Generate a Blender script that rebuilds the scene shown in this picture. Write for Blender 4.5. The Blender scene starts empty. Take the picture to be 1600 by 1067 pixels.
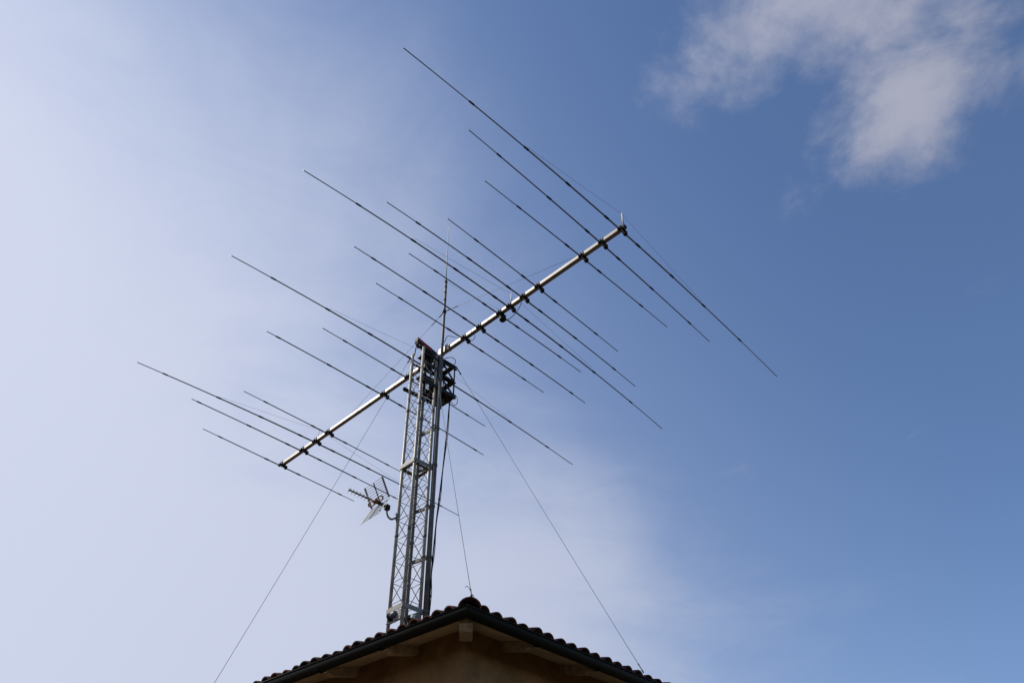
import bpy, math, random
from mathutils import Vector as V, Matrix as Mx, Quaternion
random.seed(7)
S = bpy.context.scene
COL = S.collection
R = math.radians

# ------------------------------------------------------------------ camera
cam = bpy.data.cameras.new('camera'); cam.sensor_fit = 'HORIZONTAL'; cam.sensor_width = 36.0
cam.lens = 1358.604 / 1600 * 36.0
cam.clip_start = 0.05; cam.clip_end = 6000
co = bpy.data.objects.new('camera', cam); COL.objects.link(co)
p, r = R(42.37056), R(-0.65370)
fw = V((0, math.cos(p), math.sin(p))); up0 = V((0, -math.sin(p), math.cos(p))); ri0 = V((1, 0, 0))
ri = math.cos(r) * ri0 + math.sin(r) * up0; up = -math.sin(r) * ri0 + math.cos(r) * up0
m = Mx.Identity(4)
for k in range(3):
    m[k][0] = ri[k]; m[k][1] = up[k]; m[k][2] = -fw[k]
m.translation = V((0, 0, 1.6)); co.matrix_world = m
S.camera = co

# ------------------------------------------------------------------ sun and sky
SUN_AZ, SUN_EL = R(-78), R(44)
sd = V((math.sin(SUN_AZ) * math.cos(SUN_EL), math.cos(SUN_AZ) * math.cos(SUN_EL), math.sin(SUN_EL)))
sun = bpy.data.lights.new('sun', 'SUN'); sun.energy = 4.6; sun.angle = R(0.53); sun.color = (1.0, 0.95, 0.87)
so = bpy.data.objects.new('sun', sun); COL.objects.link(so)
so.rotation_euler = sd.to_track_quat('Z', 'Y').to_euler(); so.location = sd * 60

w = bpy.data.worlds.new('World'); S.world = w; w.use_nodes = True
nt = w.node_tree; nt.nodes.clear()
def N(t, **kw):
    n = nt.nodes.new(t)
    for k, v in kw.items(): setattr(n, k, v)
    return n
def L(a, b): nt.links.new(a, b)
def math_(op, a, b=None, c=None, clamp=False):
    n = N('ShaderNodeMath', operation=op, use_clamp=clamp)
    for i, q in enumerate((a, b, c)):
        if q is None: continue
        if isinstance(q, (int, float)): n.inputs[i].default_value = q
        else: L(q, n.inputs[i])
    return n.outputs[0]
def smooth(x, a, b, lo=0.0, hi=1.0):
    n = N('ShaderNodeMapRange', interpolation_type='SMOOTHSTEP')
    L(x, n.inputs[0]); n.inputs[1].default_value = a; n.inputs[2].default_value = b
    n.inputs[3].default_value = lo; n.inputs[4].default_value = hi
    return n.outputs[0]
def dot_(vec, d):
    n = N('ShaderNodeVectorMath', operation='DOT_PRODUCT'); L(vec, n.inputs[0]); n.inputs[1].default_value = d
    return n.outputs['Value']
def noise_(vec, scale, detail, rough, dist=0.0, off=(0, 0, 0)):
    a = N('ShaderNodeVectorMath', operation='ADD'); L(vec, a.inputs[0]); a.inputs[1].default_value = off
    n = N('ShaderNodeTexNoise'); L(a.outputs[0], n.inputs['Vector'])
    n.inputs['Scale'].default_value = scale; n.inputs['Detail'].default_value = detail
    n.inputs['Roughness'].default_value = rough; n.inputs['Distortion'].default_value = dist
    return n.outputs[0]
def mixc(f, a, b):
    n = N('ShaderNodeMix', data_type='RGBA'); L(f, n.inputs['Factor'])
    for i, q in (('A', a), ('B', b)):
        s = [x for x in n.inputs if x.name == i and x.type == 'RGBA'][0]
        if isinstance(q, tuple): s.default_value = q
        else: L(q, s)
    return [x for x in n.outputs if x.type == 'RGBA'][0]

SKY_STR = 0.132
sky = N('ShaderNodeTexSky', sky_type='NISHITA', sun_disc=False)
sky.sun_elevation = SUN_EL; sky.sun_rotation = SUN_AZ
sky.altitude = 100; sky.air_density = 1.0; sky.dust_density = 0.25; sky.ozone_density = 3.0
tc = N('ShaderNodeTexCoord'); DIR = tc.outputs['Generated']
sep = N('ShaderNodeSeparateXYZ'); L(DIR, sep.inputs[0])
zz = math_('MAXIMUM', sep.outputs[2], 0.06)
cx = math_('DIVIDE', sep.outputs[0], zz); cy = math_('DIVIDE', sep.outputs[1], zz)
cmb = N('ShaderNodeCombineXYZ'); L(cx, cmb.inputs[0]); L(cy, cmb.inputs[1])
PL = cmb.outputs[0]                      # position on a flat cloud layer of height 1
tosun = math_('MAXIMUM', dot_(DIR, tuple(sd)), 0.0)
# high thin veil of cloud filling the sun's half of the sky
veil = dot_(DIR, (-0.819, 0.331, -0.469))
n1 = noise_(PL, 1.3, 5, 0.55, 0.5, (3.1, 7.7, 0))
n2 = noise_(PL, 4.2, 8, 0.62, 1.2, (1.3, 2.9, 0))
dn = N('ShaderNodeVectorMath', operation='DISTANCE'); L(DIR, dn.inputs[0]); dn.inputs[1].default_value = (0.044, 0.896, 0.442)
low = math_('MULTIPLY', smooth(dn.outputs['Value'], 0.0, 0.22, 1.0, 0.0), 0.17)     # a bank of the veil lower down
vv = math_('ADD', math_('ADD', veil, low), math_('MULTIPLY', math_('SUBTRACT', n1, 0.5), 0.42))
vv = math_('ADD', vv, math_('MULTIPLY', math_('SUBTRACT', n2, 0.5), 0.17))
veil_m = math_('ADD', smooth(vv, -0.20, 0.29, 0.0, 0.58), smooth(veil, -0.42, 0.34, 0.0, 0.34))
veil_b = math_('ADD', 0.54, math_('MULTIPLY', tosun, 0.20))
veil_c = N('ShaderNodeVectorMath', operation='SCALE'); veil_c.inputs[0].default_value = (0.94, 1.0, 1.21); L(veil_b, veil_c.inputs['Scale'])
# broken low cloud
blob = None
for d, rad, wgt in (((0.345, 0.440, 0.828), 0.24, 0.36), ((0.449, 0.419, 0.789), 0.20, 0.26), ((0.391, 0.511, 0.766), 0.10, 0.22),
                    ((0.363, 0.530, 0.766), 0.075, 0.14), ((0.228, 0.482, 0.846), 0.14, 0.22), ((0.190, 0.500, 0.842), 0.10, 0.10), ((0.258, 0.446, 0.857), 0.14, 0.16),
                    ((0.415, 0.556, 0.720), 0.10, 0.14), ((0.307, 0.590, 0.746), 0.06, 0.08)):
    dn = N('ShaderNodeVectorMath', operation='DISTANCE'); L(DIR, dn.inputs[0]); dn.inputs[1].default_value = d
    q = math_('MULTIPLY', smooth(dn.outputs['Value'], 0.0, rad, 1.0, 0.0), wgt)
    blob = q if blob is None else math_('ADD', blob, q)
n3 = noise_(PL, 5.6, 10, 0.60, 0.30, (5.5, 13.2, 0))
n4 = noise_(PL, 1.7, 3, 0.5, 0.2, (8.0, 1.2, 0))
cu = math_('ADD', math_('ADD', math_('MULTIPLY', math_('SUBTRACT', n3, 0.5), 1.35), math_('MULTIPLY', math_('SUBTRACT', n4, 0.5), 0.25)), blob)
n5 = noise_(PL, 15.0, 6, 0.6, 0.6, (2.2, 0.7, 0))
cu = math_('ADD', cu, math_('MULTIPLY', math_('SUBTRACT', n5, 0.5), 0.35))
cu_m = smooth(cu, 0.19, 0.86, 0.0, 0.80)
cu_b = math_('ADD', 0.41, math_('MULTIPLY', tosun, 0.26))
cu_c = N('ShaderNodeVectorMath', operation='SCALE'); cu_c.inputs[0].default_value = (0.94, 0.95, 1.12); L(cu_b, cu_c.inputs['Scale'])
tint = N('ShaderNodeVectorMath', operation='MULTIPLY'); L(sky.outputs[0], tint.inputs[0]); tint.inputs[1].default_value = (0.95, 0.99, 1.08)   # the camera's white balance
skyc = N('ShaderNodeVectorMath', operation='SCALE'); L(tint.outputs[0], skyc.inputs[0]); skyc.inputs['Scale'].default_value = SKY_STR
c1 = mixc(veil_m, skyc.outputs[0], veil_c.outputs[0])
c2 = mixc(cu_m, c1, cu_c.outputs[0])
bg = N('ShaderNodeBackground'); L(c2, bg.inputs[0]); bg.inputs[1].default_value = 1.0
wo = N('ShaderNodeOutputWorld'); L(bg.outputs[0], wo.inputs[0])

vs = S.view_settings; vs.view_transform = 'Standard'; vs.look = 'None'; vs.exposure = 0.0; vs.gamma = 1.0; vs.use_curve_mapping = False
S.render.engine = 'CYCLES'; S.render.resolution_x = 1024; S.render.resolution_y = 682
S.cycles.max_bounces = 6
try: S.cycles.pixel_filter_type = 'BLACKMAN_HARRIS'; S.cycles.filter_width = 1.5
except Exception: pass

# ------------------------------------------------------------------ materials
def mat(name, col, rough=0.6, metal=0.0, var=0.15, scale=8.0, col2=None, bump=0.0, spec=0.5, bscale=None, lo=0.35, hi=0.65):
    M = bpy.data.materials.new(name); M.use_nodes = True
    t = M.node_tree; b = t.nodes['Principled BSDF']
    b.inputs['Roughness'].default_value = rough; b.inputs['Metallic'].default_value = metal
    b.inputs['Specular IOR Level'].default_value = spec
    tc = t.nodes.new('ShaderNodeTexCoord')
    n = t.nodes.new('ShaderNodeTexNoise'); n.inputs['Scale'].default_value = scale; n.inputs['Detail'].default_value = 6
    n.inputs['Roughness'].default_value = 0.65
    t.links.new(tc.outputs['Object'], n.inputs['Vector'])
    cr = t.nodes.new('ShaderNodeValToRGB'); cr.color_ramp.elements[0].position = lo; cr.color_ramp.elements[1].position = hi
    c2 = col2 if col2 else tuple(c * (1 - var) for c in col)
    cr.color_ramp.elements[0].color = (*c2, 1); cr.color_ramp.elements[1].color = (*col, 1)
    t.links.new(n.outputs[0], cr.inputs[0])
    oi = t.nodes.new('ShaderNodeObjectInfo')
    hs = t.nodes.new('ShaderNodeHueSaturation')
    mr = t.nodes.new('ShaderNodeMapRange'); mr.inputs[3].default_value = 1 - var; mr.inputs[4].default_value = 1 + var
    t.links.new(oi.outputs['Random'], mr.inputs[0]); t.links.new(mr.outputs[0], hs.inputs['Value'])
    t.links.new(cr.outputs[0], hs.inputs['Color']); t.links.new(hs.outputs[0], b.inputs['Base Color'])
    rr = t.nodes.new('ShaderNodeMapRange'); rr.inputs[3].default_value = max(0.05, rough - 0.12); rr.inputs[4].default_value = min(1, rough + 0.12)
    t.links.new(n.outputs[0], rr.inputs[0]); t.links.new(rr.outputs[0], b.inputs['Roughness'])
    if bump:
        n2 = t.nodes.new('ShaderNodeTexNoise'); n2.inputs['Scale'].default_value = bscale or scale * 6; n2.inputs['Detail'].default_value = 5
        t.links.new(tc.outputs['Object'], n2.inputs['Vector'])
        bp = t.nodes.new('ShaderNodeBump'); bp.inputs['Strength'].default_value = bump; bp.inputs['Distance'].default_value = 0.02
        t.links.new(n2.outputs[0], bp.inputs['Height']); t.links.new(bp.outputs[0], b.inputs['Normal'])
    return M
ALU = mat('boom_aluminium', (0.37, 0.345, 0.315), 0.52, 0.30, 0.06, 5.0, col2=(0.25, 0.23, 0.205), spec=0.3)
LEGM = mat('galvanised_leg', (0.38, 0.345, 0.285), 0.5, 0.12, 0.12, 9.0, col2=(0.20, 0.18, 0.145), spec=0.4)
TUBE = mat('weathered_tube', (0.19, 0.18, 0.17), 0.55, 0.2, 0.12, 6.0)
JOINT = mat('clamp_black', (0.022, 0.022, 0.024), 0.6, 0.0, 0.2, 20.0, spec=0.25)
STEEL = mat('stainless', (0.36, 0.36, 0.36), 0.55, 0.3, 0.1, 10.0)
GALV = mat('galvanised_steel', (0.28, 0.27, 0.245), 0.6, 0.10, 0.10, 7.0, col2=(0.16, 0.155, 0.14), spec=0.35)
FRAME = mat('frame_steel', (0.22, 0.21, 0.185), 0.6, 0.15, 0.10, 7.0, col2=(0.15, 0.145, 0.13), spec=0.35)
GALVD = mat('dull_galvanised', (0.140, 0.132, 0.115), 0.6, 0.08, 0.12, 5.0, col2=(0.085, 0.081, 0.072), spec=0.35)
CAGE = mat('cage_dark_paint', (0.021, 0.021, 0.020), 0.6, 0.0, 0.2, 9.0, spec=0.25)
RED = mat('red_paint', (0.36, 0.03, 0.025), 0.6, 0.0, 0.1, 9.0, spec=0.3)
BLACK = mat('black_rubber', (0.012, 0.012, 0.013), 0.65, 0.0, 0.1, 12.0, spec=0.2)
WHITE = mat('white_plastic', (0.60, 0.59, 0.56), 0.55, 0.0, 0.05, 12.0, spec=0.3)
ROPE = mat('grey_cord', (0.20, 0.20, 0.22), 0.8, 0.0, 0.1, 30.0, spec=0.2)
WIRE = mat('steel_wire_rope', (0.09, 0.09, 0.09), 0.7, 0.1, 0.1, 30.0, spec=0.2)
TVALU = mat('tv_aluminium', (0.21, 0.20, 0.175), 0.6, 0.15, 0.1, 12.0, spec=0.3)
ORANGE = mat('faded_orange_plastic', (0.30, 0.165, 0.09), 0.6, 0.0, 0.15, 14.0, spec=0.3)
MOTOR = mat('motor_blue_grey', (0.08, 0.10, 0.13), 0.45, 0.0, 0.1, 9.0)
TILE = mat('terracotta', (0.17, 0.060, 0.040), 0.9, 0.0, 0.45, 13.0, col2=(0.045, 0.026, 0.024), bump=0.5, spec=0.2)
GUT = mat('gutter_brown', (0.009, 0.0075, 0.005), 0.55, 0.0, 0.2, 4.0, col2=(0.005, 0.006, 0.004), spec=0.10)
RAFT = mat('rafter_wood_paint', (0.52, 0.42, 0.31), 0.85, 0.0, 0.18, 14.0, col2=(0.30, 0.24, 0.17), bump=0.4, spec=0.2)
SOFF = mat('soffit_paint', (0.62, 0.51, 0.39), 0.85, 0.0, 0.1, 3.0, col2=(0.44, 0.36, 0.27), bump=0.15, spec=0.2)
WALL = mat('ochre_plaster', (0.30, 0.175, 0.08), 0.95, 0.0, 0.05, 3.2, col2=(0.19, 0.108, 0.048), bump=0.3, bscale=60, spec=0.15)
GRASS = mat('ground_grass', (0.050, 0.040, 0.018), 0.95, 0.0, 0.0, 0.35, col2=(0.062, 0.042, 0.026), bump=0.4, bscale=9, spec=0.1)

# ------------------------------------------------------------------ mesh helpers
def frame(d, ref=None):
    d = V(d).normalized()
    a = V(ref) if ref is not None else (V((0, 0, 1)) if abs(d.z) < 0.95 else V((1, 0, 0)))
    x = a.cross(d)
    if x.length < 1e-6: x = V((1, 0, 0)).cross(d)
    x.normalize(); return x, d.cross(x), d
class MB:
    def __init__(s): s.v = []; s.f = []; s.sm = []
    def path(s, pts, rad, n=8, cap=True, smooth=True):
        pts = [V(q) for q in pts]
        if not isinstance(rad, (list, tuple)): rad = [rad] * len(pts)
        base = len(s.v); px = None
        for i, q in enumerate(pts):
            d = pts[min(i + 1, len(pts) - 1)] - pts[max(i - 1, 0)]
            if d.length < 1e-9: d = V((0, 0, 1))
            x, y, d = frame(d, px if px else None) if px is None else frame(d)
            if px is not None:
                y = d.cross(px)
                if y.length > 1e-6: y.normalize(); x = y.cross(d)
                else: x, y, d = frame(d)
            px = x
            for k in range(n):
                a = 2 * math.pi * k / n
                s.v.append(q + (x * math.cos(a) + y * math.sin(a)) * rad[i])
        for i in range(len(pts) - 1):
            for k in range(n):
                a = base + i * n + k; b = base + i * n + (k + 1) % n
                s.f.append((a, b, b + n, a + n)); s.sm.append(smooth)
        if cap:
            s.f.append(tuple(base + k for k in reversed(range(n)))); s.sm.append(False)
            e = base + (len(pts) - 1) * n
            s.f.append(tuple(e + k for k in range(n))); s.sm.append(False)
        return s
    def tube(s, a, b, r0, r1=None, n=8): return s.path([a, b], [r0, r1 if r1 is not None else r0], n)
    def box(s, c, ex, ey, ez, hx, hy, hz):
        c = V(c); ex = V(ex).normalized(); ey = V(ey).normalized(); ez = V(ez).normalized(); b = len(s.v)
        for sx in (-1, 1):
            for sy in (-1, 1):
                for sz in (-1, 1): s.v.append(c + ex * sx * hx + ey * sy * hy + ez * sz * hz)
        for q in ((0, 1, 3, 2), (4, 6, 7, 5), (0, 4, 5, 1), (2, 3, 7, 6), (0, 2, 6, 4), (1, 5, 7, 3)):
            s.f.append(tuple(b + k for k in q)); s.sm.append(False)
        return s
    def bar(s, a, b, wid, hgt, ref=(0, 0, 1)):
        a = V(a); b = V(b); x, y, d = frame(b - a, ref)
        return s.box((a + b) / 2, x, y, d, wid / 2, hgt / 2, (b - a).length / 2)
    def prism(s, poly, off):                    # closed solid: polygon swept by off
        poly = [V(q) for q in poly]; off = V(off); b = len(s.v); n = len(poly)
        s.v += poly + [q + off for q in poly]
        s.f.append(tuple(b + k for k in range(n))); s.sm.append(False)
        s.f.append(tuple(b + n + k for k in reversed(range(n)))); s.sm.append(False)
        for k in range(n):
            j = (k + 1) % n; s.f.append((b + k, b + n + k, b + n + j, b + j)); s.sm.append(False)
        return s
    def mesh(s, name, M, org=V((0, 0, 0)), bevel=0):
        me = bpy.data.meshes.new(name); me.from_pydata([tuple(q - org) for q in s.v], [], s.f)
        me.polygons.foreach_set('use_smooth', s.sm)
        import bmesh
        bm = bmesh.new(); bm.from_mesh(me); bmesh.ops.recalc_face_normals(bm, faces=bm.faces)
        if bevel: bmesh.ops.bevel(bm, geom=list(bm.edges), offset=bevel, segments=2, affect='EDGES', profile=0.5)
        bm.to_mesh(me); bm.free()
        me.materials.append(M); return me
    def build(s, name, M, parent=None, bevel=0):
        org = WPOS.get(parent.name, V((0, 0, 0))) if parent else V((0, 0, 0))
        return link(name, s.mesh(name, M, org, bevel), parent)
WPOS = {}
def link(name, me, parent=None, loc=None, rot=None):
    o = bpy.data.objects.new(name, me); COL.objects.link(o); base = V((0, 0, 0))
    if parent: o.parent = parent; base = WPOS.get(parent.name, V((0, 0, 0)))
    if loc is not None:
        q = rot if rot else Quaternion()
        o.matrix_basis = Mx.LocRotScale(V(loc) - base, q, None); WPOS[o.name] = V(loc)
    else: WPOS[o.name] = base.copy()
    return o
def tag(o, label, cat, group=None):
    o['label'] = label; o['category'] = cat
    if group: o['group'] = group
    return o
def thing(name, label, cat, loc, group=None):
    o = bpy.data.objects.new(name, None); COL.objects.link(o); o.location = loc; o.empty_display_size = 0.1
    WPOS[o.name] = V(loc); return tag(o, label, cat, group)
def arc(a, b, sag, n=14):
    a = V(a); b = V(b)
    return [a.lerp(b, t / n) + V((0, 0, -sag * 4 * (t / n) * (1 - t / n))) for t in range(n + 1)]
def bez(pts, n=24):
    pts = [V(q) for q in pts]; out = []
    ext = [pts[0] * 2 - pts[1]] + pts + [pts[-1] * 2 - pts[-2]]
    seg = len(pts) - 1
    for i in range(seg):
        p0, p1, p2, p3 = ext[i:i + 4]; k = max(3, n // seg)
        for j in range(k):
            t = j / k
            out.append(0.5 * ((2 * p1) + (p2 - p0) * t + (2 * p0 - 5 * p1 + 4 * p2 - p3) * t * t + (3 * p1 - p0 - 3 * p2 + p3) * t ** 3))
    return out + [pts[-1]]
Z = V((0, 0, 1))

# ------------------------------------------------------------------ ground
g = MB(); n = 40; E = 2500
for i in range(n + 1):
    for j in range(n + 1):
        fx = (i / n * 2 - 1); fy = (j / n * 2 - 1)
        g.v.append(V((math.copysign(abs(fx) ** 3, fx) * E, math.copysign(abs(fy) ** 3, fy) * E, 0)))
for i in range(n):
    for j in range(n):
        a = i * (n + 1) + j; g.f.append((a, a + n + 1, a + n + 2, a + 1)); g.sm.append(False)
gr = g.build('ground', GRASS); gr['kind'] = 'structure'

# ------------------------------------------------------------------ house with hipped tile roof
HC = V((-0.538, 9.105, 0)); HU = V((-0.785, 0.620, 0)).normalized(); HV = V((0.716, 0.698, 0)).normalized()
LA, LB = 9.2, 5.56                                # eave lengths along HU and HV
SL = math.tan(R(17)); OV = 0.50
def H(a, b, z): return HC + HU * a + HV * b + Z * z
house = thing('house', 'ochre plastered house with dark gutters and a terracotta tiled hip roof', 'house', H(OV, OV, 0))
nu = (HV - HU * HV.dot(HU)).normalized(); nv = (HU - HV * HU.dot(HV)).normalized()   # inward normals of the two eaves
sk = HV.dot(nu)
DT = 5.895                                       # deck top at the eave
wl = MB(); q = [H(OV, OV, 0), H(LA - OV, OV, 0), H(LA - OV, LB - OV, 0), H(OV, LB - OV, 0)]
wl.prism(q, Z * (DT - 0.06 + OV * sk * SL + 0.02)); wl.build('wall', WALL, house)
# roof deck: closed hip solid
rb = LB / 2; rise = rb * sk * SL
def hip(z0):
    return [H(0, 0, z0), H(LA, 0, z0), H(LA, LB, z0), H(0, LB, z0), H(rb, rb, z0 + rise), H(LA - rb, rb, z0 + rise)]
dk = MB(); dk.v = hip(DT) + hip(DT - 0.06)
for fa in ((0, 1, 5, 4), (1, 2, 5), (2, 3, 4, 5), (3, 0, 4)):
    dk.f.append(fa); dk.f.append(tuple(6 + k for k in reversed(fa))); dk.sm += [False, False]
for k in range(4):
    j = (k + 1) % 4; dk.f.append((k, 6 + k, 6 + j, j)); dk.sm.append(False)
roof = dk.build('roof', SOFF, house)
# rafters under the overhang, ends tapered
def rafter(a0, inn, side, parent, half=0.05, ht=0.11, name='rafter', run=None):
    run = run or OV + 0.12
    def pt(t, dz): return a0 + inn * t + Z * (DT - 0.062 + t * SL * (1 if name == 'rafter' else 0.70) - dz)
    m_ = MB(); prof = [pt(0.02, 0), pt(0.02, ht * 0.62), pt(0.10, ht), pt(run, ht), pt(run, 0)]
    m_.prism([q_ - side * half for q_ in prof], side * half * 2); return m_.build(name, RAFT, parent)
for k in (1.24 + 1.03 * q_ for q_ in range(8)): rafter(H(k, 0, 0), nu, HU, house)
for k in (1.03 + 1.03 * q_ for q_ in range(4)): rafter(H(0, k, 0), nv, HV, house)
dg = (nu + nv).normalized(); rafter(H(0, 0, 0), dg, Z.cross(dg), house, 0.075, 0.16, 'hip_rafter', 0.62)
# gutters: half round channel with a rolled bead, brackets
def gutter(along, other, out, ln, posts, parent, dz=0.0):
    def prof(t, k=1.0): return 0.088 + 0.080 * k * math.cos(t), -0.045 - 0.092 * k * math.sin(t)
    loop = [prof(math.pi * k / 12) for k in range(13)] + [prof(math.pi * k / 12, 0.94) for k in range(12, -1, -1)]
    def P(o, z, end):
        return (HC - (HU + HV) * (o / sk) if not end else HC + along * (ln + 0.1) + out * o) + Z * (DT + z)
    mm = MB(); n = len(loop)
    mm.v = [P(o, z, 0) for o, z in loop] + [P(o, z, 1) for o, z in loop]
    for k in range(n):
        j = (k + 1) % n; mm.f.append((k, n + k, n + j, j)); mm.sm.append(True)
    mm.f.append(tuple(range(n, 2 * n))); mm.sm.append(False)
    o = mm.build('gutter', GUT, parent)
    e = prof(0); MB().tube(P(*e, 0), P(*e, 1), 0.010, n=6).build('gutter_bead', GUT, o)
    for x in posts:
        q = [HC + along * x + out * (o_ if True else 0) + Z * (DT + z_) for o_, z_ in (prof(t, 1.07) for t in [math.pi * (0.30 + 0.07 * k) for k in range(11)])]
        MB().path(q, 0.007, 5).build('gutter_bracket', GUT, o)
ka = [1.24 + 1.03 * k for k in range(8)]; kb = [1.03 + 1.03 * k for k in range(5)]
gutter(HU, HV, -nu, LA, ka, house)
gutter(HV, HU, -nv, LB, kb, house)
# barrel tiles
def tile_mesh(r0, r1, ln, name, zs=1.02):
    mm = MB(); nseg = 10; th = 0.014
    for (x, rr) in ((0, r0), (ln, r1)):
        for off in (0, th):
            for k in range(nseg + 1):
                t = math.pi * k / nseg
                mm.v.append(V(((rr - off) * math.cos(t), x, (rr - off) * math.sin(t) * zs)))
    m1 = nseg + 1
    for k in range(nseg):
        mm.f.append((k, k + 1, 2 * m1 + k + 1, 2 * m1 + k)); mm.sm.append(True)
        mm.f.append((m1 + k + 1, m1 + k, 3 * m1 + k, 3 * m1 + k + 1)); mm.sm.append(True)
        mm.f.append((k + 1, k, m1 + k, m1 + k + 1)); mm.sm.append(False)
        mm.f.append((2 * m1 + k, 2 * m1 + k + 1, 3 * m1 + k + 1, 3 * m1 + k)); mm.sm.append(False)
    for k in (0, nseg):
        mm.f.append((k, m1 + k, 3 * m1 + k, 2 * m1 + k)); mm.sm.append(False)
    return mm.mesh(name, TILE)
TM = [tile_mesh(0.094 + e, 0.072, 0.46, 'roof_tile') for e in (0, 0.005, -0.008, 0.002)]
def slope_rot(side, inn, jit=True):
    y = (inn + Z * SL).normalized(); x = V(side).normalized(); z = x.cross(y).normalized()
    if z.z < 0: x = -x; z = x.cross(y).normalized()
    x = y.cross(z)
    mm = Mx((x, y, z)).transposed()
    if jit:
        mm = mm @ Mx.Rotation(R(random.uniform(-5, 5)), 3, 'Z') @ Mx.Rotation(R(random.uniform(-2.2, 2.2)), 3, 'X') @ Mx.Rotation(R(random.uniform(-7, 7)), 3, 'Y')
    return mm.to_quaternion()
def eave_tiles(along, inn, ln, pitch, first):
    k = first
    while k < ln - 0.1:
        loc = HC + along * k + Z * (DT + 0.012 + random.uniform(-0.004, 0.006)) + inn * random.uniform(-0.035, 0.0)
        link('roof_tile', random.choice(TM), house, loc, slope_rot(along, inn)); k += pitch + random.uniform(-0.010, 0.010)
eave_tiles(HU, nu, LA, 0.190, 0.235)
eave_tiles(HV, nv, LB, 0.205, 0.235)
# the remaining courses: real barrel relief, one joined part
up_ = MB()
def course(along, inn, ln, pitch, first, faces_rows):
    row = 1
    while True:
        d0 = row * 0.36 - 0.02; d1 = d0 + 0.42
        if d0 > rb * sk - 0.1: break
        k = first
        while k < ln - 0.1:
            lim = d0 / sk + 0.12
            if lim < k < ln - lim:
                ctr = HC + along * k + inn * d0 + Z * (DT + 0.030 + d0 * SL)
                y = (inn + Z * SL).normalized(); x = along; z = Z; b = len(up_.v)
                for t, rr in ((0, 0.086), (0.42, 0.070)):
                    for s_ in range(7):
                        a = math.pi * s_ / 6; up_.v.append(ctr + y * t + x * rr * math.cos(a) + z * rr * math.sin(a))
                for s_ in range(6):
                    up_.f.append((b + s_, b + s_ + 1, b + 8 + s_, b + 7 + s_)); up_.sm.append(True)
            k += pitch
        row += 1
course(HU, nu, LA, 0.19, 0.235, 0); course(HV, nv, LB, 0.205, 0.235, 0)
uo = up_.build('upper_tiles', TILE, house); uo['kind'] = 'stuff'
# channel tiles between the covers, as a clay sheet just above the deck
ch = MB()
for tri in ([H(0, 0, DT + .01) , H(LA, 0, DT + .01), H(LA - rb, rb, DT + rise + .01), H(rb, rb, DT + rise + .01)], [H(0, 0, DT + .01), H(rb, rb, DT + rise + .01), H(0, LB, DT + .01)],
            [H(LA, 0, DT + .01), H(LA, LB, DT + .01), H(LA - rb, rb, DT + rise + .01)], [H(0, LB, DT + .01), H(rb, rb, DT + rise + .01), H(LA - rb, rb, DT + rise + .01), H(LA, LB, DT + .01)]):
    ch.prism(tri, Z * 0.012)
ch.build('channel_tile_bed', TILE, house)
HM = tile_mesh(0.135, 0.112, 0.46, 'hip_tile', 0.95)
hd = (H(rb, rb, rise) - H(0, 0, 0)); hl = hd.length; hd.normalize(); hside = Z.cross(hd).normalized(); hz = hd.cross(hside) * -1
if hz.z < 0: hz = -hz
hq = Mx((hd.cross(hz), hd, hz)).transposed().to_quaternion()
x = -0.03; i = 0
while x < hl - 0.2:
    link('hip_tile', HM, house, H(0, 0, DT + 0.014 + 0.012 * min(i, 1)) + V((0.035, 0, 0)) + hd * x, hq); x += 0.37; i += 1
rd = HU; rq = Mx((rd.cross(Z), rd, Z)).transposed().to_quaternion(); x = 0.0
while x < LA - 2 * rb:
    link('ridge_tile', HM, house, H(rb + x, rb, DT + rise - 0.01), rq); x += 0.37

# ------------------------------------------------------------------ lattice tower
TC = V((-1.828, 13.64, 0)); HD = 0.252
cl, cf, cr_, cb = TC + V((-HD, 0, 0)), TC + V((0, -HD, 0)), TC + V((HD, 0, 0)), TC + V((0, HD, 0))
D1 = V((1, 1, 0)).normalized(); D2 = V((1, -1, 0)).normalized()
ZB, ZT = 6.62, 13.70
tower = thing('lattice_tower', 'galvanised steel lattice tower rising behind the tiled roof edge', 'tower', TC + Z * ZB)
for c in (cl, cf, cr_, cb):
    lg = MB().tube(c + Z * ZB, c + Z * (ZT - (0.02 if c is cf else 0)), 0.030, n=16).build('leg', LEGM, tower)
    zz_ = 8.55
    for zz_ in (9.43, 12.20): 
        MB().tube(c + Z * (zz_ - .035), c + Z * (zz_ + .035), 0.0325, n=12).build('leg_coupler', GALVD, lg)
ZR = 8.03; BAY = 0.400
rodH = MB().tube((0, 0, -0.148), (0, 0, 0.148), 0.0062, n=6).mesh('brace', GALV)
dl = math.hypot(0.356, BAY - 0.03) / 2 - 0.024
rodD = MB().tube((0, 0, -dl), (0, 0, dl), 0.0068, n=6).mesh('brace', GALV)
nb = int((ZT - ZR - 0.05) / BAY)
faces = ((cl, cf), (cf, cr_), (cr_, cb), (cb, cl))
for a, b in faces:
    for k in range(nb + 1):
        z0 = ZR + 0.10 + k * BAY
        if z0 > ZT: continue
        q = (b - a).to_track_quat('Z', 'Y'); link('brace', rodH, tower, (a + b) / 2 + Z * z0, q)
        if k > 0:
            t_, u_ = (b, a) if a is cl or b is cl else (a, b)
            pa = t_ + Z * (z0 - 0.015); pb = u_ + Z * (z0 - BAY + 0.015)
            link('diagonal_brace', rodD, tower, (pa + pb) / 2, (pb - pa).to_track_quat('Z', 'Y'))
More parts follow.
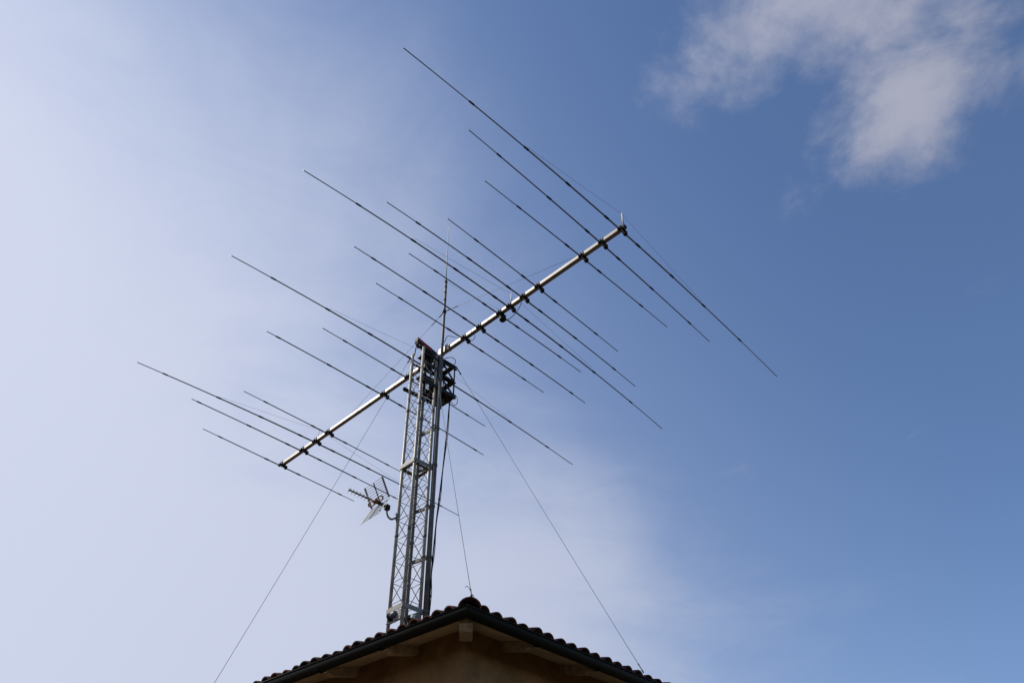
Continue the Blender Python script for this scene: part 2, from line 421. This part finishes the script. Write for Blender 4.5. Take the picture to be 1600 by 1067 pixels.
# flat bar frames round the tower
def ring(z, hgt, th, off, ext=0.03):
    for (a, b) in faces:
        mid = (a + b) / 2; out = (mid - TC); out.z = 0; out.normalize(); d = (b - a).normalized()
        MB().box(mid + out * off + Z * z, d, out, Z, (b - a).length / 2 + ext, th, hgt).build('frame_bar', FRAME, tower, 0.003)
ring(10.86, 0.042, 0.005, 0.038)
for (a, b) in faces:           # lower inner angle legs of the mid frame
    mid = (a + b) / 2; out = (mid - TC).normalized(); d = (b - a).normalized()
    MB().box(mid - out * 0.004 + Z * 10.815, d, out, Z, (b - a).length / 2 - 0.03, 0.034, 0.003).build('frame_flange', GALVD, tower)
ring(ZR - 0.02, 0.042, 0.005, 0.038)
ring(ZR - 0.92, 0.045, 0.005, 0.038)
mid = (cl + cf) / 2; out = (mid - TC).normalized()
MB().box(mid + out * 0.030 + Z * (ZR - 0.16) + (cf - cl).normalized() * 0.07, (cf - cl), out, Z, 0.09, 0.003, 0.085).build('gusset_plate', FRAME, tower)
for (a, b) in faces[1:3]:
    mid = (a + b) / 2; out = (mid - TC).normalized()
    MB().box(b + (a - b).normalized() * 0.06 + out * 0.032 + Z * (ZR - 0.13), (b - a), out, Z, 0.045, 0.003, 0.06).build('gusset_plate', FRAME, tower)
for c in (cl, cf, cr_, cb): MB().box(c + Z * (ZB + 0.12), (1, 0, 0), (0, 1, 0), Z, 0.07, 0.07, 0.012).build('foot_plate', GALV, tower, 0.004)
# inner hoisting rail next to the rear leg
MB().bar(cb + V((-0.045, -0.03, ZR - 0.3)), cb + V((-0.045, -0.03, 13.4)), 0.030, 0.030).build('guide_rail', STEEL, tower, 0.003)
MB().bar(cb + V((0.012, -0.052, ZR - 0.3)), cb + V((0.012, -0.052, 13.3)), 0.050, 0.035).build('guide_rail', GALVD, tower, 0.003)
# side pole and its stand-off brackets
PP = V((-1.484, 13.66, 0))
po = MB().tube(PP + Z * 6.75, PP + Z * 13.62, 0.045, n=16).build('side_pole', GALVD, tower)
for zz_ in (8.02, 9.02, 10.04, 10.93, 11.79):
    a = cb + Z * zz_ + V((0.02, -0.03, 0)); b = PP + Z * (zz_ + 0.0) 
    br = MB().bar(a, b, 0.035, 0.06).build('pole_bracket', GALVD, tower, 0.003)
    MB().tube(b - Z * 0.03, b + Z * 0.03, 0.053, n=16).build('pole_clamp', GALVD, br)
    MB().tube(cr_ + Z * (zz_ - .025) , cr_ + Z * (zz_ + .025), 0.036, n=12).build('leg_clamp', GALVD, br)
# head beam over the tower top with red flank, and pulley
hb0 = TC + D1 * -0.23 + Z * 13.93; hb1 = TC + D1 * 0.34 + Z * 13.80
hb = MB().bar(hb0, hb1, 0.105, 0.15).build('head_beam', CAGE, tower, 0.012)
MB().bar(hb0 + D2 * 0.056 + D1 * 0.02 + Z * 0.01, hb0.lerp(hb1, 0.62) + D2 * 0.056 + Z * 0.03, 0.006, 0.075).build('red_flank', RED, hb)
MB().tube(hb0 - D2 * 0.05 - Z * 0.07 + D1 * 0.06, hb0 + D2 * 0.05 - Z * 0.07 + D1 * 0.06, 0.055, n=18).build('pulley', BLACK, hb)
MB().box(hb0 - D1 * 0.012 + Z * 0.02, D1, D2, Z, 0.014, 0.058, 0.055).build('end_cap', BLACK, hb, 0.008)
for c in (cl, cf):
    MB().path(bez([c + Z * (ZT - 0.03), c + Z * (ZT + 0.02) + D1 * 0.04, TC + D1 * -0.16 + (c - TC) * 0.28 + Z * (ZT + 0.10)], 10), 0.012, 6).build('head_strut', GALVD, hb)
# hoist cable from pulley down inside the tower
MB().tube(hb0 + D1 * 0.20 - Z * 0.06, TC + D1 * -0.05 + Z * (ZR - 0.15), 0.004, n=5).build('hoist_cable', WIRE, tower)

# ------------------------------------------------------------------ winch at the tower foot
wc = cl.lerp(cf, 0.26) + V((-0.01, -0.04, 7.90))
wn = thing('winch', 'blue grey electric winch mounted low on the lattice tower just above the roof tiles', 'winch', wc)
ax = (cf - cl).normalized(); oo = V((-1, -1, 0)).normalized()
mo = MB().path([wc + ax * x_ for x_ in (-0.005, 0.0, 0.02, 0.10, 0.118, 0.13)], [0.02, 0.048, 0.056, 0.056, 0.045, 0.015], 20).build('motor', MOTOR, wn)
for k in range(10):
    a = 2 * math.pi * k / 10; dv = oo * math.cos(a) + Z * math.sin(a)
    MB().bar(wc + dv * 0.057 + ax * 0.03, wc + dv * 0.057 + ax * 0.095, 0.005, 0.008, dv).build('cooling_fin', MOTOR, mo)
MB().path([wc - ax * x_ for x_ in (0.008, 0.009, 0.018, 0.019, 0.050, 0.051, 0.06, 0.061)], [0.02, 0.062, 0.062, 0.035, 0.035, 0.062, 0.062, 0.02], 22).build('drum', CAGE, wn)
MB().box(wc - oo * 0.07 - Z * 0.01, ax, oo, Z, 0.12, 0.005, 0.08).build('mounting_plate', GALVD, wn, 0.003)
MB().bar(wc - ax * 0.13 - Z * 0.10, wc + ax * 0.12 - Z * 0.14, 0.014, 0.014).build('handle', CAGE, wn, 0.003)
MB().box(cr_.lerp(cf, 0.45) + V((0.02, -0.02, 7.87)), D1, D2, Z, 0.030, 0.025, 0.03).build('junction_box', WHITE, wn, 0.006)

# ------------------------------------------------------------------ boom antenna frame
P0 = V((2.09425, 10.68029, 14.18991)); BAZ = R(-46.2159); BT = R(-0.1111)
BD = V((math.sin(BAZ) * math.cos(BT), math.cos(BAZ) * math.cos(BT), math.sin(BT)))
BN = V((-math.cos(BAZ), math.sin(BAZ), 0)).normalized()          # side of the boom that faces the camera
if BN.y > 0: BN = -BN
BW, BH = 0.046, 0.040
SS = [0, .474, .966, 2.127, 2.536, 2.922, 3.209, 3.804, 4.273, 5.543, 6.102, 6.956, 9.026, 9.528, 10.056, 10.953]
HH = [5.4, 3.612, 2.663, 2.541, 3.626, 5.123, 2.491, 3.354, 2.434, 4.881, 2.387, 3.161, 2.375, 4.592, 3.064, 2.262]
CC = [.010, .007, .006, .005, .011, .012, .006, .007, .006, .008, .005, .006, .003, .006, .004, .001]
DZ = [-.604, -1.315, .213, -1.082, -.521, -.612, .473, -.048, .37, -.052, -.264, .12, .434, 2.007, .733, .089]
MS = 4.875
MA = P0 + BD * MS + BN * 0.115; MA.z = 0
yagi = thing('yagi_antenna', 'large multi element yagi antenna with a square aluminium boom on the lattice tower', 'antenna', MA + Z * 14.18)
bm_ = MB().bar(P0 - BD * 0.07, P0 + BD * (SS[-1] + 0.05), BW * 2, BH * 2).build('boom', ALU, yagi, 0.004)
for s_ in (1.80, 4.05, 6.55, 8.3):            # boom splice plates
    pass
for s_, in ((3.55,), (4.05,), (7.9,)):
    c = P0 + BD * s_
    MB().box(c, BD, BN, Z, 0.006, BW + 0.004, BH + 0.004).build('boom_seam', TUBE, bm_)
for e in (-0.075, SS[-1] + 0.055):
    MB().box(P0 + BD * e, BD, BN, Z, 0.008, BW - 0.003, BH - 0.003).build('end_plug', BLACK, bm_, 0.003)
# shared hardware meshes (local x = along element, y = along boom, z = up)
sleeveM = {}
def sleeve(rr):
    key = round(rr, 4)
    if key not in sleeveM:
        L_ = 0.062
        sleeveM[key] = MB().path([(x_, 0, 0) for x_ in (-L_, -L_ + .012, L_ - .012, L_)], [rr + .001, rr + .0048, rr + .0048, rr + .001], 10).mesh('tube_sleeve', JOINT)
    return sleeveM[key]
platM = MB().box((0, 0, 0), (1, 0, 0), (0, 1, 0), Z, 0.115, 0.045, 0.005).mesh('mounting_plate', JOINT, bevel=0.002)
insM = MB().box((0, 0, 0), (1, 0, 0), (0, 1, 0), Z, 0.028, 0.036, 0.027).mesh('insulator_block', BLACK, bevel=0.006)
ub = MB().path(bez([(BW + .012, 0, -BH - .045), (BW + .012, 0, BH + .005), (BW + .004, 0, BH + .014), (-BW - .004, 0, BH + .014), (-BW - .012, 0, BH + .005), (-BW - .012, 0, -BH - .045)], 25), 0.0055, 6).mesh('u_bolt', TUBE)
lipM = MB().box((0, 0, 0), (1, 0, 0), (0, 1, 0), Z, 0.006, 0.042, 0.028).mesh('side_lug', JOINT)
def seat(u, h, lon, r_):
    pass
LONG = (0, 5, 9, 13); MID = (1, 4, 7, 11, 14)
DROP = 0.09
EL = []
for i in range(16):
    C = P0 + BD * SS[i] - Z * DROP
    a = BAZ + math.pi / 2 + R(DZ[i]); ed = V((math.sin(a), math.cos(a), 0)); h = HH[i]; c = CC[i]
    J = (.475, 1.56, 2.65, 3.95) if i in LONG else ((.475, 1.56, 2.87) if i in MID else (.475, 1.79))
    rads = [.0180, .0165, .0145, .0120, .0090] if i in LONG else ([.0165, .0145, .0120, .0088] if i in MID else [.0150, .0120, .0088])
    rmid = rads[0]
    def at(u): return C + ed * u - Z * c * u * u
    pts = []; rr = []
    us = []
    bounds = list(J) + [h]
    half = [(0, rads[0])]
    prev = 0
    for bi, bnd in enumerate(bounds):
        steps = max(2, int((bnd - prev) / 0.3))
        for k in range(1, steps + 1): half.append((prev + (bnd - prev) * k / steps, rads[bi]))
        if bi < len(bounds) - 1: half.append((bnd + 0.004, rads[bi + 1]))
        prev = bnd
    full = [(-u, q) for u, q in reversed(half)] + half[1:]
    el = link('element', MB().path([at(u) - C for u, q in full], [q for u, q in full], 8).mesh('element', TUBE), yagi, C, Quaternion())
    EL.append((at, ed, C))
    base = Mx((ed, BD, ed.cross(BD))).transposed().to_quaternion()
    for bi, ju in enumerate(J):
        for sg in (-1, 1):
            t = (ed - Z * 2 * c * ju * sg).normalized()
            o = link('tube_sleeve', sleeve(rads[bi]), el, at(ju * sg), Mx((t, BD, t.cross(BD))).transposed().to_quaternion())
    zt = C + Z * (DROP - BH - 0.007)
    link('mounting_plate', platM, el, zt, base)
    for sg in (-1, 1):
        link('insulator_block', insM, el, C + ed * 0.092 * sg + Z * 0.006, base)
        link('u_bolt', ub, el, P0 + BD * (SS[i] + 0.030 * sg), base)
    link('side_lug', lipM, el, P0 + BD * SS[i] - BN * 0 + ed * -(BW + 0.009) - Z * 0.006, base)
# posts carrying the cords that hold up the long elements
for i, hgt in ((0, .36), (5, .30), (9, .30), (13, .27)):
    at, ed, C = EL[i]
    b0 = P0 + BD * (SS[i] + (-0.045 if i == 0 else -0.02)) + Z * (BH + 0.001)
    po_ = MB().tube(b0, b0 + Z * hgt, 0.019 if i in (0, 5) else 0.007, 0.014 if i in (0, 5) else .006, n=10).build('support_post', WHITE if i in (0, 5) else STEEL, yagi)
    for sg in (-1, 1):
        MB().path(arc(b0 + Z * (hgt - 0.02), at(2.62 * sg) + Z * 0.01, 0.01, 10), 0.0024, 5).build('support_cord', ROPE, po_)
# feed box on the driven element
at, ed, C = EL[6]
fb = MB().path([C + ed * 0.05 - Z * (x_ - 0.005) for x_ in (0, .004, .10, .125, .13)], [.03, .070, .070, .050, .01], 18).build('feed_box', BLACK, yagi)
MB().path(bez([C + ed * 0.10 - Z * 0.09, P0 + BD * 3.05 + ed * 0.13 - Z * 0.17, P0 + BD * 2.84 + ed * 0.10 - Z * 0.14, P0 + BD * 2.66 + ed * 0.05 - Z * 0.07], 20), 0.008, 6).build('jumper_cable', BLACK, fb)
MB().path(bez([P0 + BD * 4.22 + ed * 0.08 - Z * .09, P0 + BD * 4.14 + ed * 0.09 - Z * .12, P0 + BD * 4.06 + ed * 0.075 - Z * .10, P0 + BD * 4.04 + ed * 0.05 - Z * .06], 16), 0.007, 6).build('jumper_cable', BLACK, fb)
# cable tape marks on the boom and coax running along it
MB().path([P0 + BD * s_ - Z * (BH + 0.012) - BN * 0.025 for s_ in (3.15, 3.8, 4.3, 4.7)], 0.0065, 6).build('coax_cable', BLACK, bm_)
# mast with boom clamp
mast = MB().tube(MA + Z * 12.86, MA + V((-0.012, 0, 16.20)), 0.030, n=14).build('mast', GALVD, yagi)
MB().box(P0 + BD * (MS + 0.02) + BN * 0.066 + Z * 0.0, BD, BN, Z, 0.16, 0.005, 0.085).build('clamp_plate', ALU, mast, 0.003)
for sg in (-1, 1):
    MB().path([MA + Z * (14.20 + 0.09 * sg) + BD * math.cos(t) * 0.036 + BN * math.sin(t) * 0.036 for t in [math.pi * k / 10 for k in range(11)]], 0.006, 6).build('mast_u_bolt', STEEL, mast)
    MB().box(P0 + BD * (MS + 0.02 + 0.11 * sg), BD, BN, Z, 0.010, BW + 0.012, BH + 0.012).build('boom_strap', STEEL, mast, 0.003)
CO = MA + V((-0.008, 0, 15.27))
MB().path([CO + Z * x_ for x_ in (-.05, -.045, .045, .05)], [.031, .045, .045, .031], 14).build('truss_collar', CAGE, mast)
for zz_ in (15.62, 15.86, 16.05): MB().tube(MA + V((-0.01, 0, zz_)), MA + V((-0.01, 0, zz_ + .035)), 0.034, n=12).build('tape_band', BLACK, mast)
for s_ in (0.96, 8.35):
    e = P0 + BD * s_ + Z * (BH + 0.01); d = (e - CO).normalized(); a = CO + d * 0.05
    tr = MB().tube(a, e, 0.0030, n=5).build('truss_cord', ROPE, yagi)
    MB().path([a + d * x_ for x_ in (0.0, .02, .12, .14)], [.006, .013, .013, .006], 8).build('turnbuckle', CAGE, tr)
    MB().path([a + d * x_ for x_ in (.22, .24, .40, .42)], [.004, .010, .010, .004], 8).build('cord_grip', CAGE, tr)

# ------------------------------------------------------------------ whip on top of the mast
WB = MA + V((-0.012, 0, 16.20))
whip = thing('whip_antenna', 'slim upright whip antenna standing on top of the mast above the boom', 'antenna', WB)
MB().path([WB + Z * x_ for x_ in (0.002, .01, .07, .10)], [.034, .038, .034, .014], 14).build('base', CAGE, whip)
MB().path([WB + V((-.010 * x_, .0, x_)) for x_ in (.09, .7, 1.3, 2.0)], [.0125, .0115, .009, .006], 8).build('rod', WHITE, whip)
for a, b in ((WB, EL[7][0](0) + Z * 0.16), (WB, EL[7][0](-1.5)), (WB, EL[5][0](-1.6))):
    MB().path(arc(a + Z * 0.03, b, 0.015, 10), 0.0022, 5).build('guy_cord', ROPE, whip)

# ------------------------------------------------------------------ rotator cage beside the tower head
EXT = D1 * 0.50
r2, b2 = cr_ + EXT, cb + EXT
cage = thing('rotator_cage', 'dark braced steel cage holding the mast beside the tower head', 'rotator cage', (cr_ + b2) / 2 + Z * 12.80)
cc = (cr_ + b2) / 2
def plate(z, th, name, hole):
    s2 = (cb - cr_).normalized(); ln = 0.36 / 2 + 0.02
    if not hole:
        MB().box(cc + Z * z, D1, s2, Z, 0.29, ln, th).build(name, CAGE, cage, 0.004)
    else:
        mm = MB()
        mm.box(cc - s2 * (ln - 0.05) + Z * z, D1, s2, Z, 0.29, 0.05, th); mm.box(cc + s2 * (ln - 0.05) + Z * z, D1, s2, Z, 0.29, 0.05, th)
        mm.box(cc + D1 * 0.225 + Z * z, D1, s2, Z, 0.06, ln - 0.101, th); mm.box(cc - D1 * 0.05 + Z * z, D1, s2, Z, 0.085, ln - 0.101, th)
        mm.build(name, CAGE, cage)
plate(13.66, 0.012, 'top_plate', True); plate(13.22, 0.010, 'middle_plate', True); plate(12.83, 0.014, 'bottom_plate', False)
for c in (r2, b2): MB().tube(c + Z * 12.84, c + Z * 13.67, 0.016, n=8).build('corner_post', CAGE, cage)
for (a, b) in ((cr_, r2), (cb, b2)):
    for z0, z1 in ((13.64, 13.24), (13.20, 12.86)):
        MB().bar(a + D1 * 0.10 + Z * z0, b + Z * z1, 0.012, 0.05).build('diagonal_strap', CAGE, cage)
for z0, z1 in ((13.64, 13.24), (13.20, 12.86)): MB().bar(b2 + Z * z0, r2 + Z * z1, 0.012, 0.04).build('diagonal_strap', CAGE, cage)
for (a, b, e) in ((cf, r2, 1), (cl, b2, -1)):
    o_ = D2 * (0.045 * e)
    pr_ = 0.09 if e < 0 else 0.0; zc = 12.74 if e < 0 else 12.80
    MB().bar(a - D1 * pr_ + o_ + Z * zc, b + D1 * 0.02 + o_ + Z * 12.80, 0.030, 0.085).build('carriage_beam', CAGE, cage, 0.004)
    MB().bar(a - D1 * 0.02 + o_ + Z * 13.50, b + D1 * 0.02 + o_ + Z * 13.55, 0.020, 0.05).build('carriage_beam', CAGE, cage, 0.004)
    if e < 0: MB().path([a - D1 * 0.09 + o_ * s_ + Z * 12.74 for s_ in (0.6, 0.62, 1.38, 1.4)], [.02, .046, .046, .02], 14).build('guide_roller', BLACK, cage)
m0 = MA.copy(); m0.z = 0
for z_ in (13.62, 13.05):
    MB().box(TC + D1 * 0.03 + Z * z_, D1, D2, Z, 0.13, 0.12, 0.012).build('carriage_plate', CAGE, cage)
MB().box(TC + D1 * 0.06 + D2 * 0.03 + Z * 13.42, D1, D2, Z, 0.07, 0.06, 0.11).build('gear_box', CAGE, cage, 0.01)
for sg in (-1, 1):
    MB().bar(TC + D1 * 0.10 + D2 * 0.10 * sg + Z * 12.75, TC + D1 * 0.10 + D2 * 0.10 * sg + Z * 13.66, 0.045, 0.02).build('carriage_rail', CAGE, cage)
    MB().bar(TC - D1 * 0.05 + D2 * 0.11 * sg + Z * 13.08, TC + D1 * 0.15 + D2 * 0.11 * sg + Z * 13.60, 0.03, 0.012).build('carriage_strap', CAGE, cage)
MB().path([m0 + Z * x_ for x_ in (12.60, 12.605, 12.66, 12.70, 12.815)], [.03, .06, .075, .10, .10], 20).build('rotator_motor', CAGE, cage)
MB().path([m0 + Z * x_ for x_ in (12.85, 12.86, 13.02, 13.04)], [.05, .09, .09, .05], 18).build('rotator_body', CAGE, cage)
MB().path([m0 + Z * x_ for x_ in (13.63, 13.64, 13.72, 13.73)], [.035, .07, .07, .035], 16).build('mast_bearing', STEEL, cage)
for k, q in enumerate((-1, 1)):
    MB().box(cc - D1 * 0.2 + (cb - cr_).normalized() * 0.10 * q + Z * 13.56, D1, D2, Z, .05, .03, .05).build('pulley_block', GALV, cage, .006)

# ------------------------------------------------------------------ coax drop and loops
cab = thing('coax_drop_cable', 'black coax cable hanging from the rotator cage down beside the grey pole', 'cable', m0 + V((0.2, 0.1, 12.7)))
ct = r2 + V((-0.075, 0.02, 12.80)); pb_ = PP + V((0.07, 0.03, 0))
main = bez([ct, ct + V((0, -0.02, -0.25)), PP + V((0.155, 0.05, 10.9)), PP + V((0.098, 0.03, 9.9)), PP + V((0.064, 0.0, 8.95)), PP + V((0.056, 0.0, 8.3)), PP + V((0.054, 0, 7.2))], 36)
co_ = MB().path(main, 0.0125, 7).build('cable', BLACK, cab)
MB().path([q + V((0.012 + 0.010 * math.sin(k * 0.9), 0.02, 0)) for k, q in enumerate(main)], 0.0085, 6).build('cable', BLACK, cab)
for k in (16, 24, 30): MB().path([main[k] + Z * x_ for x_ in (-.02, .02)], .017, 8).build('cable_tie', BLACK, co_)
MB().path(bez([r2 + V((-.05, 0, 12.95)), r2 + V((.06, 0, 12.86)), r2 + V((.09, 0, 12.70)), r2 + V((.03, 0, 12.62)), r2 + V((-.05, 0, 12.72))], 24), 0.0065, 6).build('cable_loop', BLACK, cab)
MB().path(bez([m0 + V((.06, -.02, 13.86)), m0 + V((.22, -.02, 13.88)), m0 + V((.30, 0, 13.78)), m0 + V((.24, .02, 13.66))], 20), 0.0075, 6).build('cable_loop', BLACK, cab)
MB().path(bez([m0 + V((.035, 0, 14.33)), m0 + V((.10, -.02, 14.50)), m0 + V((.22, -.03, 14.47)), P0 + BD * 4.45 + Z * .07 + BN * .02], 20), 0.0070, 6).build('cable_loop', BLACK, cab)

# ------------------------------------------------------------------ guy wires
def guy(label, top, foot, hw=0.35):
    t = thing('guy_wire', label, 'guy wire', foot, 'guy wires of the lattice tower'); top = V(top); foot = V(foot); d = (foot - top).normalized()
    wpts = arc(top + d * hw, foot - d * 0.16, 0.03, 20)
    MB().path(wpts, 0.0036, 5).build('wire', WIRE, t)
    MB().path([top + d * x_ for x_ in (0, .02, .05, .08, .12, .16, hw - .08, hw - .04, hw)], [.008, .016, .010, .018, .008, .014, .012, .019, .006], 8).build('shackle', CAGE, t)
    tb = MB().path([foot - d * x_ for x_ in (.17, .15, .13, .06, .04, .02, 0)], [.004, .011, .007, .007, .011, .011, .006], 8).build('turnbuckle', WIRE, t)
    return t, d
guy('thin steel guy wire running down to the left roof edge', cl + V((-.04, 0, 13.62)), H(4.76, 0.0, 6.02), 0.2)
guy('thin steel guy wire running down to the right roof edge', r2 + V((.03, 0, 13.66)), H(0.0, 3.07, 6.02), 0.36)
hook = H(0.02, 0.02, DT + 0.168) + V((0.035, 0, 0))
t, d = guy('thin steel guy wire hooked to the hip tile at the roof corner', cr_ + V((0, -.03, 13.30)), hook + V((0.02, 0, 0.0)), 0.2)
MB().path(bez([hook + V((0.02, 0, 0)) - d * 0.12, hook + V((-.03, -.01, .125)), hook + V((-.055, -.02, .108))], 12), 0.0035, 5).build('wire_tail', WIRE, t)
MB().path([hook + V((0.02, 0, 0.01)) + V((math.cos(a), 0, math.sin(a))) * 0.018 for a in [2 * math.pi * k / 12 for k in range(13)]], 0.005, 6).build('eye_bolt', STEEL, t)

# ------------------------------------------------------------------ television antenna
TB = V((-2.38, 13.50, 9.989)); tb_ = V((-.722, -.692, 0)).normalized(); th_ = V((.692, -.722, 0)).normalized()
tv = thing('television_antenna', 'small corner reflector television antenna with faded orange dipole clamped to the left tower leg', 'antenna', TB)
bo = MB().bar(TB - tb_ * 0.10, TB + tb_ * 0.72, 0.020, 0.020).build('boom', GALVD, tv, 0.003)
for k in range(7):
    c = TB + tb_ * (0.26 + 0.072 * k)
    dr = MB()
    for sg in (-1, 1):
        dr.path(bez([c + th_ * .060 * sg - Z * .026, c + th_ * .036 * sg + Z * .016, c + Z * .030, c + th_ * .004 * sg + Z * .050], 10), 0.0042, 5)
    dr.box(c, tb_, th_, Z, .010, .015, .015); dr.build('director', TVALU, tv)
hc = V((-2.393, 13.458, 9.989)); 
for sgn, dz in ((1, .35), (-1, .41)):
    nm = 'reflector_panel'
    e = tb_ * 0.20 + Z * dz * sgn
    pan = MB().bar(hc + e * 0.02, hc + e * 0.97, 0.016, 0.014, tb_).build(nm, CAGE, tv)
    for sg in (-1, 1):
        rl = MB().bar(hc + th_ * .26 * sg + e * (0.03 if sg > 0 else -.02), hc + th_ * .26 * sg + e, 0.044, 0.006, e.cross(th_)).build('side_rail', TVALU, pan)
    for k in range(9):
        c = hc + e * (0.08 + 0.112 * k)
        MB().tube(c - th_ * .262, c + th_ * .262, 0.0038, n=5).build('reflector_rod', TVALU, pan)
dc = TB + tb_ * 0.13 + Z * 0.012
for sg in (-1, 1):
    c = dc + th_ * 0.125 * sg
    rp = [c + th_ * .085 * math.cos(a) + (tb_ * .75 + Z * .66) * .040 * math.sin(a) for a in [2 * math.pi * k / 20 for k in range(21)]]
    MB().path(rp, 0.013, 8, cap=False).build('dipole_loop', ORANGE, tv)
MB().box(dc, tb_, th_, Z, .045, .042, .028).build('dipole_box', ORANGE, tv, .008)
MB().bar(dc - tb_ * .02, dc - tb_ * 0.20 - Z * .01, 0.045, 0.055).build('balun_box', CAGE, tv, .006)
cl_ = MB().box(TB - tb_ * 0.13 + Z * -0.01, tb_, th_, Z, .045, .04, .05).build('mast_clamp', BLACK, tv, .01)
am = TB - tb_ * 0.13
lg = V((cl.x, cl.y, 9.80)) + V((-.035, 0, 0))
MB().path(bez([am + Z * .06, am - Z * .09, am - Z * .155 + (lg - am) * .18, am.lerp(lg, .55) + Z * (-.13), lg], 24), 0.018, 10).build('bracket_arm', GALV, tv)
for dz in (-.05, .05):
    MB().tube(lg + V((-.03, -.03, dz)), lg + V((.08, -.03, dz)), .005, n=6).build('leg_u_bolt', STEEL, tv)
MB().box(lg + V((.005, 0, 0)), (1, 0, 0), (0, 1, 0), Z, .006, .05, .075).build('leg_plate', GALV, tv, .003)
